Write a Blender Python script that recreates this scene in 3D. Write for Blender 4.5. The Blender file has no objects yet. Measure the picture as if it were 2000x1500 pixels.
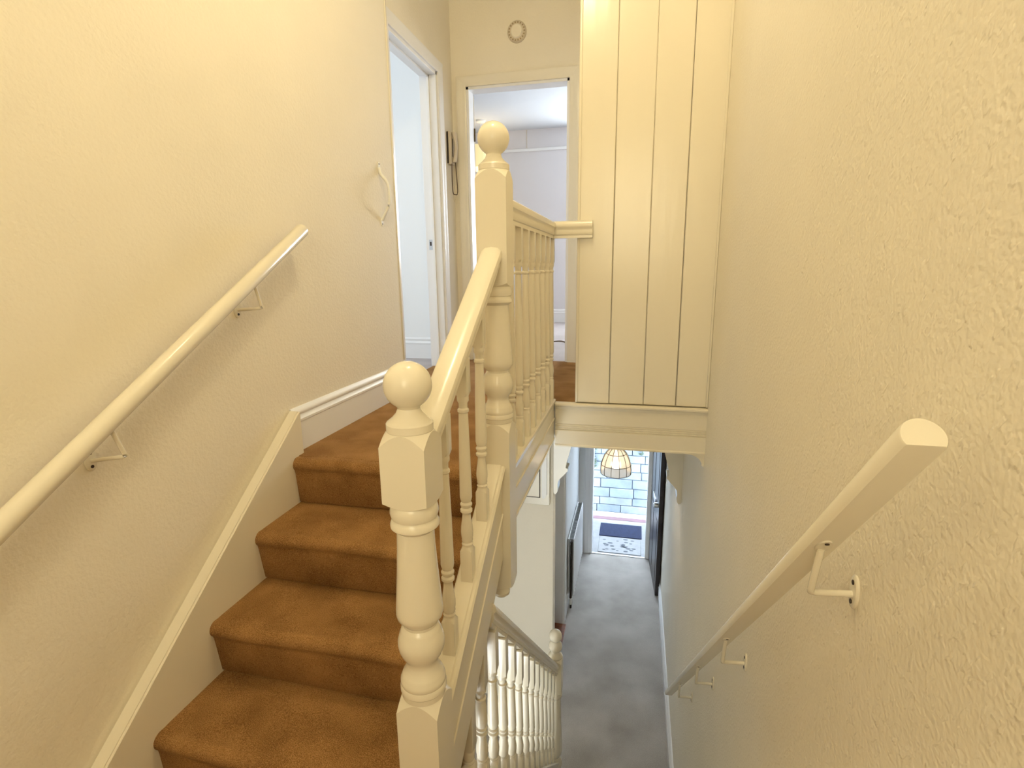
import bpy, bmesh, math, random
from mathutils import Vector, Matrix
random.seed(7)
scene = bpy.context.scene
C = scene.collection

# ------------------------------------------------------------------ camera
YAW, PITCH, ROLL, FPX, CZ = 0.22905, -0.21263, -0.01211, 1044.016, 0.6949
cd = bpy.data.cameras.new('camera'); cam = bpy.data.objects.new('camera', cd); C.objects.link(cam)
cd.sensor_fit = 'HORIZONTAL'; cd.sensor_width = 36.0; cd.lens = FPX * 36.0 / 2000.0
cd.clip_start = 0.02; cd.clip_end = 200
cy, sy, cp, sp = math.cos(YAW), math.sin(YAW), math.cos(PITCH), math.sin(PITCH)
fwd = Vector((-sy*cp, cy*cp, sp)); right = Vector((cy, sy, 0)); up = right.cross(fwd)
cr, sr = math.cos(ROLL), math.sin(ROLL)
r2 = cr*right + sr*up; u2 = -sr*right + cr*up
M = Matrix((r2, u2, -fwd)).transposed().to_4x4(); M.translation = (0, 0, CZ)
cam.matrix_world = M
scene.camera = cam

# ------------------------------------------------------------------ world, lights, exposure
vs = scene.view_settings
scene.display_settings.display_device = 'sRGB'
vs.view_transform = 'Standard'; vs.look = 'None'; vs.gamma = 1.0; vs.use_curve_mapping = False
vs.exposure = 0.1
world = bpy.data.worlds.new('overcast_sky'); scene.world = world; world.use_nodes = True
bg = world.node_tree.nodes['Background']
bg.inputs['Color'].default_value = (0.72, 0.85, 1.0, 1); bg.inputs['Strength'].default_value = 17.0
scene.cycles.max_bounces = 6; scene.cycles.diffuse_bounces = 5; scene.cycles.glossy_bounces = 2
scene.cycles.transmission_bounces = 4; scene.cycles.adaptive_threshold = 0.10; scene.cycles.use_light_tree = False
scene.cycles.use_denoising = True
scene.cycles.sample_clamp_indirect = 8.0

LAMP_P = 44.0             # the stair pendant (warm)
WARM = (1.0, 0.84, 0.51)
DAY = (0.74, 0.87, 1.0)

def area(name, loc, rot, sx, sy_, power, col=DAY):
    l = bpy.data.lights.new(name, 'AREA'); l.shape = 'RECTANGLE'; l.size = sx; l.size_y = sy_
    l.energy = power; l.color = col
    o = bpy.data.objects.new(name, l); C.objects.link(o); o.location = loc; o.rotation_euler = rot
    return o
# daylight through the windows of the two rooms (both outside the view)
area('bedroom_window_daylight', (-0.15, 6.93, 1.45), (math.radians(-90), 0, 0), 0.85, 1.2, 62, (0.87, 0.95, 1.0))
area('side_room_window_daylight', (-3.72, 2.8, 1.4), (0, math.radians(-90), 0), 1.2, 1.1, 27, (0.74, 0.86, 1.0))

area('stair_fill_light', (-0.15, -1.26, 1.35), (math.radians(90), 0, 0), 0.78, 1.15, 18, (1.0, 0.85, 0.51))  # added warm fill from behind the camera, at a guessed, unseen window
# added hall fill, set at a guessed, unseen back door under the upper flight
area('hall_fill_light', (-0.90, 0.45, -1.95), (math.radians(90), 0, 0), 0.6, 1.6, 30, (0.94, 1.0, 1.0))

# ------------------------------------------------------------------ measures
XL, XL2, XR = -1.293, -1.345, 0.365      # stair wall, recessed door wall, right wall
XN = -0.43                               # balustrade centre line
YF = 2.739                               # fascia and panelling
YD = 3.98                                # far wall of the landing
R_, G_, Y0 = 0.184, 0.2368, 1.676        # riser, going, landing nosing
ZH = -2.867                              # hall floor
ZC = 2.80                                # ceiling
YB = -1.3                                # wall behind the camera
YA = 3.786                               # hall arch
YDOOR = 6.28                             # front door
XH = -0.62                               # hall left wall

# ------------------------------------------------------------------ materials
MATS = {}
def nodes_of(m):
    m.use_nodes = True; nt = m.node_tree; return nt, nt.nodes, nt.links
def mat(name, col, rough=0.6, bump=None, var=0.0, var_scale=6.0, spec=0.5, metallic=0.0, sheen=0.0):
    """bump: list of (scale, strength, detail, stretch)"""
    m = bpy.data.materials.new(name); nt, N, L = nodes_of(m)
    b = N['Principled BSDF']
    b.inputs['Roughness'].default_value = rough; b.inputs['Metallic'].default_value = metallic
    b.inputs['Specular IOR Level'].default_value = spec
    if sheen: b.inputs['Sheen Weight'].default_value = sheen
    tc = N.new('ShaderNodeTexCoord')
    c = (*col, 1)
    if var:
        n = N.new('ShaderNodeTexNoise'); n.inputs['Scale'].default_value = var_scale; n.inputs['Detail'].default_value = 2
        L.new(tc.outputs['Object'], n.inputs['Vector'])
        r = N.new('ShaderNodeValToRGB')
        r.color_ramp.elements[0].position = 0.3; r.color_ramp.elements[1].position = 0.7
        r.color_ramp.elements[0].color = (*[x*(1-var) for x in col], 1)
        r.color_ramp.elements[1].color = (*[min(1, x*(1+var)) for x in col], 1)
        L.new(n.outputs['Fac'], r.inputs['Fac']); L.new(r.outputs['Color'], b.inputs['Base Color'])
    else:
        b.inputs['Base Color'].default_value = c
    prev = None
    for (s, st, det, stretch) in (bump or []):
        mp = N.new('ShaderNodeMapping'); mp.inputs['Scale'].default_value = stretch
        L.new(tc.outputs['Object'], mp.inputs['Vector'])
        n = N.new('ShaderNodeTexNoise'); n.inputs['Scale'].default_value = s; n.inputs['Detail'].default_value = det
        L.new(mp.outputs['Vector'], n.inputs['Vector'])
        bp = N.new('ShaderNodeBump'); bp.inputs['Strength'].default_value = st; bp.inputs['Distance'].default_value = 0.01
        L.new(n.outputs['Fac'], bp.inputs['Height'])
        if prev: L.new(prev.outputs['Normal'], bp.inputs['Normal'])
        prev = bp
    if prev: L.new(prev.outputs['Normal'], b.inputs['Normal'])
    MATS[name] = m
    return m

mat('wall_paint', (0.84, 0.785, 0.67), 0.75, [(90, 0.18, 2, (1, 1, 1))], 0.015, 3, spec=0.3)
mat('white_wall', (0.86, 0.87, 0.87), 0.8, spec=0.3)
mat('ceiling_paint', (0.88, 0.87, 0.85), 0.85)
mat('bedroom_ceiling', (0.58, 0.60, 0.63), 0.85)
mat('detector_slot', (0.34, 0.26, 0.15), 0.6)
mat('trim_gloss', (0.80, 0.75, 0.63), 0.22, spec=0.5)
mat('panel_gloss', (0.78, 0.725, 0.60), 0.24, [(9, 0.10, 4, (3.0, 3.0, 0.35))], spec=0.5)
mat('white_trim', (0.84, 0.84, 0.84), 0.3)
mat('brass_dull', (0.10, 0.08, 0.05), 0.45, metallic=0.8)
mat('screw_dark', (0.05, 0.03, 0.02), 0.5, metallic=0.5)
mat('dark_gap', (0.03, 0.02, 0.015), 0.9)
mat('steel', (0.6, 0.6, 0.6), 0.3, metallic=1.0)
mat('plastic_beige', (0.62, 0.54, 0.42), 0.45)
mat('plastic_white', (0.82, 0.82, 0.80), 0.35)
mat('cord_brown', (0.10, 0.06, 0.03), 0.6)
mat('door_dark', (0.025, 0.020, 0.022), 0.35)
mat('wood_floor', (0.20, 0.07, 0.03), 0.45, var=0.3, var_scale=20)
mat('porch_tile', (0.26, 0.26, 0.26), 0.4, [(30, 0.1, 3, (1, 1, 1))], 0.08, 14)
mat('mat_blue', (0.012, 0.018, 0.05), 0.95, [(300, 0.4, 2, (1, 1, 1))], 0.3, 80)
mat('kerb_pink', (0.15, 0.085, 0.10), 0.7, var=0.1)
mat('outside_paving', (0.5, 0.5, 0.5), 0.8, var=0.15)
mat('leaf_dark', (0.03, 0.05, 0.03), 0.6)
for k, c in enumerate([(0.155, 0.19, 0.215), (0.18, 0.205, 0.23), (0.14, 0.17, 0.205)]):
    mat('stone_%d' % k, c, 0.9, [(18, 0.5, 6, (1, 1, 1))], 0.12, 9)
mat('mortar', (0.10, 0.11, 0.13), 0.95, [(60, 0.3, 4, (1, 1, 1))])
mat('bed_wall', (0.72, 0.70, 0.72), 0.8, spec=0.3)

def carpet(name, dark, light, fine=420.0, patch=7.0):
    m = bpy.data.materials.new(name); nt, N, L = nodes_of(m); b = N['Principled BSDF']
    b.inputs['Roughness'].default_value = 0.95; b.inputs['Specular IOR Level'].default_value = 0.1
    tc = N.new('ShaderNodeTexCoord')
    a = N.new('ShaderNodeTexNoise'); a.inputs['Scale'].default_value = fine; a.inputs['Detail'].default_value = 1
    p = N.new('ShaderNodeTexNoise'); p.inputs['Scale'].default_value = patch; p.inputs['Detail'].default_value = 3
    for n in (a, p): L.new(tc.outputs['Object'], n.inputs['Vector'])
    mx = N.new('ShaderNodeMix'); mx.data_type = 'FLOAT'; mx.inputs[0].default_value = 0.40
    L.new(a.outputs['Fac'], mx.inputs[2]); L.new(p.outputs['Fac'], mx.inputs[3])
    r = N.new('ShaderNodeValToRGB'); r.color_ramp.elements[0].position = 0.36; r.color_ramp.elements[1].position = 0.64
    r.color_ramp.elements[0].color = (*dark, 1); r.color_ramp.elements[1].color = (*light, 1)
    L.new(mx.outputs[0], r.inputs['Fac']); L.new(r.outputs['Color'], b.inputs['Base Color'])
    bp = N.new('ShaderNodeBump'); bp.inputs['Strength'].default_value = 0.7; bp.inputs['Distance'].default_value = 0.006
    L.new(a.outputs['Fac'], bp.inputs['Height'])
    bp2 = N.new('ShaderNodeBump'); bp2.inputs['Strength'].default_value = 0.35; bp2.inputs['Distance'].default_value = 0.02
    L.new(p.outputs['Fac'], bp2.inputs['Height']); L.new(bp.outputs['Normal'], bp2.inputs['Normal'])
    L.new(bp2.outputs['Normal'], b.inputs['Normal'])
    MATS[name] = m
carpet('carpet_brown', (0.195, 0.095, 0.031), (0.470, 0.262, 0.102))
carpet('carpet_hall', (0.30, 0.275, 0.245), (0.52, 0.485, 0.445), 300, 3.2)
carpet('carpet_bedroom', (0.42, 0.38, 0.37), (0.55, 0.50, 0.49), 200, 5)

def emissive(name, base, ecol, strength, transmission=0.0):
    m = bpy.data.materials.new(name); nt, N, L = nodes_of(m); b = N['Principled BSDF']
    b.inputs['Base Color'].default_value = (*base, 1); b.inputs['Emission Color'].default_value = (*ecol, 1)
    b.inputs['Emission Strength'].default_value = strength; b.inputs['Roughness'].default_value = 0.5
    m.cycles.emission_sampling = 'NONE'
    MATS[name] = m
emissive('bulb_glow', (1, 1, 1), WARM, 6.0)
emissive('shade_yellow', (0.85, 0.72, 0.42), (1.0, 0.80, 0.35), 0.55)
emissive('window_glow', (0.8, 0.8, 0.8), (0.9, 0.95, 1.0), 1.0)
emissive('hall_bulb', (1, 1, 1), (1.0, 0.85, 0.62), 3.0)
m = bpy.data.materials.new('shade_glass'); nt, N, L = nodes_of(m); b = N['Principled BSDF']
b.inputs['Base Color'].default_value = (0.97, 0.92, 0.84, 1); b.inputs['Roughness'].default_value = 0.25
b.inputs['Transmission Weight'].default_value = 0.55; b.inputs['IOR'].default_value = 1.1
MATS['shade_glass'] = m

# woodchip wall: stronger raised flecks
m = mat('wall_paint_chip', (0.84, 0.785, 0.67), 0.7, [(120, 0.20, 1, (1, 1, 1))], 0.015, 3, spec=0.35)
nt, N, L = m.node_tree, m.node_tree.nodes, m.node_tree.links
tc = N.new('ShaderNodeTexCoord'); mp = N.new('ShaderNodeMapping')
mp.vector_type = 'TEXTURE'
mp.inputs['Rotation'].default_value = (math.radians(30), 0, 0); mp.inputs['Scale'].default_value = (1, 0.5, 1.3)
L.new(tc.outputs['Object'], mp.inputs['Vector'])
vn = N.new('ShaderNodeTexNoise'); vn.inputs['Scale'].default_value = 42; vn.inputs['Detail'].default_value = 2
L.new(mp.outputs['Vector'], vn.inputs['Vector'])
rp = N.new('ShaderNodeValToRGB'); rp.color_ramp.elements[0].position = 0.58; rp.color_ramp.elements[1].position = 0.66
L.new(vn.outputs['Fac'], rp.inputs['Fac'])
bp = N.new('ShaderNodeBump'); bp.inputs['Strength'].default_value = 0.26; bp.inputs['Distance'].default_value = 0.004
L.new(rp.outputs['Color'], bp.inputs['Height'])
pb = N['Principled BSDF']; old = pb.inputs['Normal'].links[0].from_socket
L.new(old, bp.inputs['Normal']); L.new(bp.outputs['Normal'], pb.inputs['Normal'])

# ------------------------------------------------------------------ helpers
def finish(name, bm, material, parent=None, smooth=None):
    me = bpy.data.meshes.new(name)
    bmesh.ops.recalc_face_normals(bm, faces=bm.faces)
    bm.to_mesh(me); bm.free()
    me.materials.append(MATS[material])
    if smooth is not None:
        me.shade_smooth(); me.set_sharp_from_angle(angle=math.radians(smooth))
    o = bpy.data.objects.new(name, me); C.objects.link(o)
    if parent: o.parent = parent
    return o
def tag(o, label=None, cat=None, group=None, kind=None):
    if label: o['label'] = label
    if cat: o['category'] = cat
    if group: o['group'] = group
    if kind: o['kind'] = kind
    return o
def thing(name, label, cat, group=None, loc=(0, 0, 0)):
    o = bpy.data.objects.new(name, None); C.objects.link(o); o.location = loc; o.empty_display_size = 0.1
    return tag(o, label, cat, group)
def add_box(bm, x0, x1, y0, y1, z0, z1, bev=0.0, seg=1):
    vs_ = [bm.verts.new(p) for p in ((x0,y0,z0),(x1,y0,z0),(x1,y1,z0),(x0,y1,z0),(x0,y0,z1),(x1,y0,z1),(x1,y1,z1),(x0,y1,z1))]
    fs = [bm.faces.new([vs_[i] for i in f]) for f in ((0,3,2,1),(4,5,6,7),(0,1,5,4),(1,2,6,5),(2,3,7,6),(3,0,4,7))]
    if bev:
        es = list({e for f in fs for e in f.edges})
        bmesh.ops.bevel(bm, geom=es, offset=bev, segments=seg, affect='EDGES', profile=0.5)
def box(name, x0, x1, y0, y1, z0, z1, material, parent=None, bev=0.0, seg=1):
    bm = bmesh.new(); add_box(bm, x0, x1, y0, y1, z0, z1, bev, seg)
    return finish(name, bm, material, parent, 40 if bev else None)
def add_loft(bm, rings, closed=True, caps=True):
    """rings: list of lists of points, all the same length"""
    R = [[bm.verts.new(p) for p in r] for r in rings]
    n = len(R[0])
    for a, b_ in zip(R, R[1:]):
        for i in range(n if closed else n-1):
            j = (i+1) % n
            bm.faces.new((a[i], a[j], b_[j], b_[i]))
    if caps and closed:
        bm.faces.new(list(reversed(R[0]))); bm.faces.new(R[-1])
def add_prism(bm, poly, axis, a, b_):
    """poly in the two other axes (in x,y,z order), extruded along axis from a to b"""
    def P(p, t):
        if axis == 'x': return (t, p[0], p[1])
        if axis == 'y': return (p[0], t, p[1])
        return (p[0], p[1], t)
    add_loft(bm, [[P(p, a) for p in poly], [P(p, b_) for p in poly]])
def prism(name, poly, axis, a, b_, material, parent=None, smooth=None):
    bm = bmesh.new(); add_prism(bm, poly, axis, a, b_); return finish(name, bm, material, parent, smooth)
def rake(name, prof, x, ya, za, yb, zb, material, parent=None, smooth=35):
    """profile (dx, dz) swept in the YZ plane with plumb-cut ends"""
    bm = bmesh.new()
    add_loft(bm, [[(x+p[0], ya, za+p[1]) for p in prof], [(x+p[0], yb, zb+p[1]) for p in prof]])
    return finish(name, bm, material, parent, smooth)
def square_pt(th, h):
    c, s = math.cos(th), math.sin(th); k = h / max(abs(c), abs(s)); return k*c, k*s, k
def add_post(bm, spec, cx, cy_, cz, n=24):
    """spec rows: ('c', r, z) round ring; ('s', h, z, drop) square ring whose corners drop"""
    rings = []
    for row in spec:
        ring = []
        for i in range(n):
            th = 2*math.pi*i/n
            if row[0] == 'c':
                ring.append((cx+row[1]*math.cos(th), cy_+row[1]*math.sin(th), cz+row[2]))
            else:
                x, y, k = square_pt(th, row[1])
                dr = row[3] * ((k/row[1]-1)/(math.sqrt(2)-1)) if len(row) > 3 else 0
                ring.append((cx+x, cy_+y, cz+row[2]-dr))
        rings.append(ring)
    add_loft(bm, rings)
def post(name, spec, cx, cy_, cz, material, parent=None, n=24, smooth=32):
    bm = bmesh.new(); add_post(bm, spec, cx, cy_, cz, n); return finish(name, bm, material, parent, smooth)
def sphere_rows(r, zc, a0=-75, a1=90, n=12):
    out = []
    for i in range(n+1):
        a = math.radians(a0+(a1-a0)*i/n); out.append(('c', max(1e-4, r*math.cos(a)), zc+r*math.sin(a)))
    return out
def add_tube(bm, pts, r, n=10, taper=None):
    rings = []
    pts = [Vector(p) for p in pts]
    for i, p in enumerate(pts):
        d = (pts[min(i+1, len(pts)-1)] - pts[max(i-1, 0)]).normalized()
        a = Vector((0, 0, 1)) if abs(d.z) < 0.9 else Vector((1, 0, 0))
        u = d.cross(a).normalized(); v = u.cross(d)
        rr = r if taper is None else taper[i]
        rings.append([tuple(p + rr*(math.cos(2*math.pi*k/n)*u + math.sin(2*math.pi*k/n)*v)) for k in range(n)])
    add_loft(bm, rings)
def tube(name, pts, r, material, parent=None, n=10, taper=None):
    bm = bmesh.new(); add_tube(bm, pts, r, n, taper); return finish(name, bm, material, parent, 50)
def smooth_path(pts, k=6):
    """Catmull-Rom through pts"""
    P = [Vector(p) for p in pts]; out = []
    for i in range(len(P)-1):
        p0, p1, p2, p3 = P[max(i-1, 0)], P[i], P[i+1], P[min(i+2, len(P)-1)]
        for j in range(k):
            t = j/k
            out.append(0.5*((2*p1)+(p2-p0)*t+(2*p0-5*p1+4*p2-p3)*t*t+(3*p1-p0-3*p2+p3)*t**3))
    out.append(P[-1]); return out
def disc(name, centre, normal, r, depth, material, parent=None, n=24, sx=1.0, sz=1.0, bev=0.0):
    """short cylinder on a wall; sx/sz stretch the in-plane axes"""
    nn = Vector(normal).normalized(); a = Vector((0, 0, 1)) if abs(nn.z) < 0.9 else Vector((0, 1, 0))
    u = a.cross(nn).normalized(); v = nn.cross(u); c = Vector(centre)
    bm = bmesh.new()
    rows = [(0, 1.0), (depth-bev, 1.0), (depth, 1.0-bev/r)] if bev else [(0, 1.0), (depth, 1.0)]
    add_loft(bm, [[tuple(c+nn*d+r*s*(sx*math.cos(2*math.pi*k/n)*u+sz*math.sin(2*math.pi*k/n)*v)) for k in range(n)] for d, s in rows])
    return finish(name, bm, material, parent, 40)
def structure(o): o['kind'] = 'structure'; return o

# ------------------------------------------------------------------ the setting: walls
bm = bmesh.new(); add_box(bm, XL-0.12, XL, YB, 2.815, ZH, ZC)
add_loft(bm, [[(XL-0.10, 2.815, z), (XL, 2.815, z), (XL-0.004, 2.823, z), (XL-0.012, 2.827, z), (XL-0.10, 2.827, z)] for z in (ZH, ZC)])
add_box(bm, XL-0.12, XL, 2.827, YA+0.12, ZH, -0.03)
structure(finish('wall_left', bm, 'wall_paint'))
box('arris_strip', XL-0.010, XL+0.004, 2.812, 2.829, 0.19, ZC, 'trim_gloss', bpy.data.objects['wall_left'], 0.003)
bm = bmesh.new(); add_box(bm, XR, XR+0.12, YB, YDOOR+0.1, ZH, ZC)
structure(finish('wall_right', bm, 'wall_paint_chip'))
structure(box('wall_back', XL-0.12, XR+0.12, YB-0.12, YB, ZH, ZC, 'wall_paint'))
structure(box('ceiling', XL2-0.2, XR+0.12, YB-0.12, YD+0.10, ZC, ZC+0.1, 'ceiling_paint'))
# recessed door wall on the left of the landing (opening 2.93..3.68, head 1.97)
LD0, LD1, LDH = 2.925, 3.68, 1.975
bm = bmesh.new()
add_box(bm, XL2-0.10, XL2, 2.827, LD0, -0.03, ZC); add_box(bm, XL2-0.10, XL2, LD1, YD, -0.03, ZC)
add_box(bm, XL2-0.10, XL2, LD0, LD1, LDH, ZC)
structure(finish('wall_landing_left', bm, 'wall_paint'))
# far wall with the bedroom doorway
FD0, FD1, FDH = -1.245, -0.490, 1.965
bm = bmesh.new()
add_box(bm, -3.8, FD0, YD, YD+0.10, 0, ZC); add_box(bm, FD1, XR, YD, YD+0.10, 0, ZC); add_box(bm, FD0, FD1, YD, YD+0.10, FDH, ZC)
structure(finish('wall_far', bm, 'wall_paint'))

# landing slab, floors
bm = bmesh.new()
add_box(bm, XL2-0.1, -0.46, 1.745, YF+0.02, -0.21, -0.012); add_box(bm, XL2-0.1, XR, YF+0.02, 7.08, -0.21, -0.012)
structure(finish('ceiling_hall', bm, 'ceiling_paint'))
bm = bmesh.new(); add_box(bm, XL, -0.455, 1.72, YF+0.02, -0.012, 0.0); add_box(bm, XL2-0.1, -0.30, YF+0.02, YD+0.02, -0.012, 0.0)
structure(finish('floor_landing', bm, 'carpet_brown'))
bm = bmesh.new(); add_box(bm, XL, XR, YB, 0.945, -0.90, -0.736); add_box(bm, XL, -0.455, 0.945, 1.04, -0.90, -0.736)
structure(finish('floor_half_landing', bm, 'carpet_brown'))
structure(box('floor_hall', XL-0.1, XR, 0.4, YDOOR, ZH-0.1, ZH, 'carpet_hall'))

# panelled partition above the fascia: boards with open joints
XP = -0.296
part_o = structure(box('wall_panelled', XP+0.008, XR, YF+0.022, YF+0.06, 0.0, ZC, 'panel_gloss'))
edges = [XP, -0.123, 0.050, 0.210, 0.3645]
for i in range(4):
    g0, g1 = (0.0, 0.0005, 0.0004, 0.0011)[i], (0.0005, 0.0004, 0.0011, 0.0)[i]
    x0, x1 = edges[i]+g0, edges[i+1]-g1
    dy = (-0.004, 0.0, 0.0015, 0.0)[i]
    bm = bmesh.new(); add_box(bm, x0, x1, YF+dy, YF+0.024, 0.004, ZC-0.002, 0.0035, 1)
    finish('board', bm, 'panel_gloss', part_o, 40)
box('edge_moulding', XP-0.002, XP+0.012, YF-0.010, YF+0.03, 0.004, ZC-0.002, 'panel_gloss', part_o, 0.004, 2)
box('corner_batten', XR-0.012, XR, YF-0.008, YF+0.0, 0.004, ZC-0.002, 'panel_gloss', part_o, 0.003)
structure(box('wall_partition', XP+0.008, XP+0.06, YF+0.06, YD, 0.0, ZC, 'wall_paint'))

# fascia under the panelling
fas = thing('stairwell_fascia', 'cream painted fascia board below the boarded panelling, across the stairwell', 'fascia')
fas['kind'] = 'structure'
prof = [(YF+0.03, -0.002), (YF-0.016, -0.002), (YF-0.022, -0.007), (YF-0.022, -0.014), (YF-0.016, -0.020), (YF-0.008, -0.024), (YF-0.004, -0.034), (YF+0.0, -0.040), (YF+0.03, -0.040)]
prism('nosing', prof, 'x', -0.402, XR, 'panel_gloss', fas, 40)
prof = [(YF+0.03, -0.040), (YF, -0.040), (YF, -0.118)]
for k in range(3):
    z = -0.120 - 0.011*k
    prof += [(YF+0.004, z-0.001), (YF-0.001, z-0.004), (YF-0.001, z-0.007), (YF+0.004, z-0.010)]
prof += [(YF-0.004, -0.155), (YF-0.004, -0.232), (YF-0.008, -0.236), (YF-0.008, -0.244), (YF+0.03, -0.244)]
prism('board', prof, 'x', -0.402, XR, 'panel_gloss', fas, 30)
bm = bmesh.new()
arc = [(XR, -0.310), (XR-0.012, -0.305)] + [(XR-0.012-0.085*(1-math.cos(a)), -0.300+0.054*math.sin(a)) for a in [math.radians(d) for d in range(10, 91, 10)]] + [(XR, -0.244)]
add_prism(bm, arc, 'y', YF, YF+0.028); finish('end_bracket', bm, 'panel_gloss', fas, 40)

# hall below: facing wall with the arch, side walls, front wall
bm = bmesh.new(); add_box(bm, XL, -0.57, YA, YA+0.12, ZH, -0.21); structure(finish('wall_arch', bm, 'wall_paint'))
bm = bmesh.new()
add_box(bm, XH-0.1, XH, YA+0.12, 4.02, ZH, -0.21); add_box(bm, XH-0.1, XH, 4.84, YDOOR, ZH, -0.21); add_box(bm, XH-0.1, XH, 4.02, 4.84, -0.85, -0.21)
structure(finish('wall_hall_left', bm, 'white_wall'))
bm = bmesh.new()
DX0, DX1, DZT = -0.49, 0.250, -0.82
add_box(bm, XH-0.1, DX0, YDOOR, YDOOR+0.12, ZH, -0.21); add_box(bm, DX1, XR, YDOOR, YDOOR+0.12, ZH, -0.21); add_box(bm, DX0, DX1, YDOOR, YDOOR+0.12, DZT, -0.21)
structure(finish('wall_front', bm, 'white_wall'))
structure(box('wall_hall_rear', XL-0.1, XR+0.1, 0.28, 0.4, ZH, -0.9, 'wall_paint'))

d5 = thing('added_door', 'added glazed white back door under the stairs, a guessed source of fill light', 'door'); d5['kind'] = 'structure'  # unseen door, added to go with the hall fill light
bm = bmesh.new()
for (a0, a1, b0, b1) in ((-1.26, -1.20, ZH, -0.95), (-0.60, -0.54, ZH, -0.95), (-1.20, -0.60, ZH, ZH+0.12), (-1.20, -0.60, -1.05, -0.95), (-1.20, -0.60, -2.0, -1.95)):
    add_box(bm, a0, a1, 0.4, 0.44, b0, b1, 0.003)
finish('frame', bm, 'white_trim', d5)
box('pane', -1.20, -0.60, 0.4, 0.412, ZH+0.12, -1.05, 'window_glow', d5)

# skirtings
SKP = [(0, 0), (0.019, 0), (0.019, 0.115), (0.022, 0.118), (0.022, 0.126), (0.016, 0.131), (0.013, 0.142), (0.017, 0.148), (0.017, 0.156), (0.010, 0.166), (0.004, 0.172), (0, 0.172)]
def skirt_y(name, x, y0, y1, z, sgn, material='trim_gloss'):
    return structure(prism(name, [(x+sgn*p[0], z+p[1]) for p in SKP], 'y', y0, y1, material, None, 40))
def skirt_x(name, y, x0, x1, z, sgn, material='trim_gloss'):
    return structure(prism(name, [(y+sgn*p[0], z+p[1]) for p in SKP], 'x', x0, x1, material, None, 40))
skirt_y('baseboard_left', XL, 1.752, 2.815, 0.0, 1, 'white_trim')  # whiter paint than the string stands in for daylight on this skirting
skirt_y('baseboard_right', XR, 3.1, YDOOR-0.05, ZH, -1, 'white_trim')
skirt_x('baseboard_side_room', YD, -3.7, XL2-0.1, 0.0, -1, 'white_trim')
skirt_x('baseboard_hall', YA, XL, -0.57, ZH, -1, 'trim_gloss')
skirt_y('baseboard_hall_left', XH, 4.92, YDOOR, ZH, 1, 'white_trim')

# ------------------------------------------------------------------ upper staircase
us = thing('upper_staircase', 'short carpeted stairs rising on the left to the landing, with white turned balustrade', 'staircase')
XS0, XS1 = XL+0.045, -0.452
def step_poly(y, zt, zb, back, ov=0.021, r=0.026):
    pts = [(y+back, zt), (y+r*2.2, zt), (y+r*1.5, zt-0.001)]
    for a in range(80, 231, 15):
        t = math.radians(a); pts.append((y+r+r*math.cos(t), zt-r+r*math.sin(t)))
    pts += [(y+0.012, zt-r*2.2), (y+ov+0.004, zb+0.006), (y+ov+0.010, zb), (y+back, zb)]
    return pts
for k in range(4):
    y = Y0 - k*G_; zt = -k*R_; zb = -(k+1)*R_
    poly = step_poly(y, zt, zb, 0.05 if k == 0 else G_+0.06)
    bm = bmesh.new(); n = 22; rings = []
    for i in range(n+1):
        x = XS0+(XS1-XS0)*i/n
        rings.append([(x, p[0]+0.0025*math.sin(9*x+k*2+p[1]*20), p[1]+(0.0018*math.sin(13*x+k+p[0]*9) if p[1] > zb+0.01 else 0)) for p in poly])
    add_loft(bm, rings); finish('carpeted_step', bm, 'carpet_brown', us, 60)
# wall string
YS1 = 0.62; sl = 0.748
zt_ = lambda y: 0.172 + (y-1.752)*sl
bm = bmesh.new()
pr = [(1.752, 0.172), (1.752, -0.22), (0.2, zt_(0.2)-0.42), (0.2, zt_(0.2))]
add_prism(bm, pr, 'x', XL, XL+0.045)
bmesh.ops.bevel(bm, geom=[e for e in bm.edges if all(abs(v.co.z-zt_(v.co.y)) < 1e-4 for v in e.verts)], offset=0.006, segments=3, affect='EDGES')
finish('wall_string', bm, 'trim_gloss', us, 40)
# newel posts: turned section between two square blocks
H = 0.047
def turned(z_top, z_bot):
    """rings from block above (z_top) to block below (z_bot), proportions from the near post"""
    L_ = z_top - z_bot
    base = [(0.047, 0.0), (0.049, 0.02), (0.050, 0.04), (0.0475, 0.062), (0.044, 0.066), (0.047, 0.075), (0.0505, 0.093), (0.0500, 0.108), (0.046, 0.116), (0.043, 0.120),
            (0.0385, 0.130), (0.040, 0.22), (0.0430, 0.33), (0.0470, 0.45), (0.0500, 0.535), (0.0502, 0.555), (0.048, 0.575), (0.041, 0.595), (0.0365, 0.608), (0.036, 0.622), (0.039, 0.632),
            (0.042, 0.640), (0.0425, 0.646), (0.046, 0.665), (0.0500, 0.700), (0.0505, 0.722), (0.0485, 0.750), (0.043, 0.780), (0.037, 0.800), (0.0345, 0.815), (0.034, 0.835),
            (0.037, 0.850), (0.0375, 0.856), (0.043, 0.875), (0.0460, 0.890), (0.0465, 0.896), (0.0490, 0.908), (0.0495, 0.925), (0.0480, 0.934), (0.0505, 0.945), (0.0505, 0.965), (0.048, 0.972), (0.0475, 1.0)]
    return [('c', r, z_top - t*L_) for r, t in base]
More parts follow.
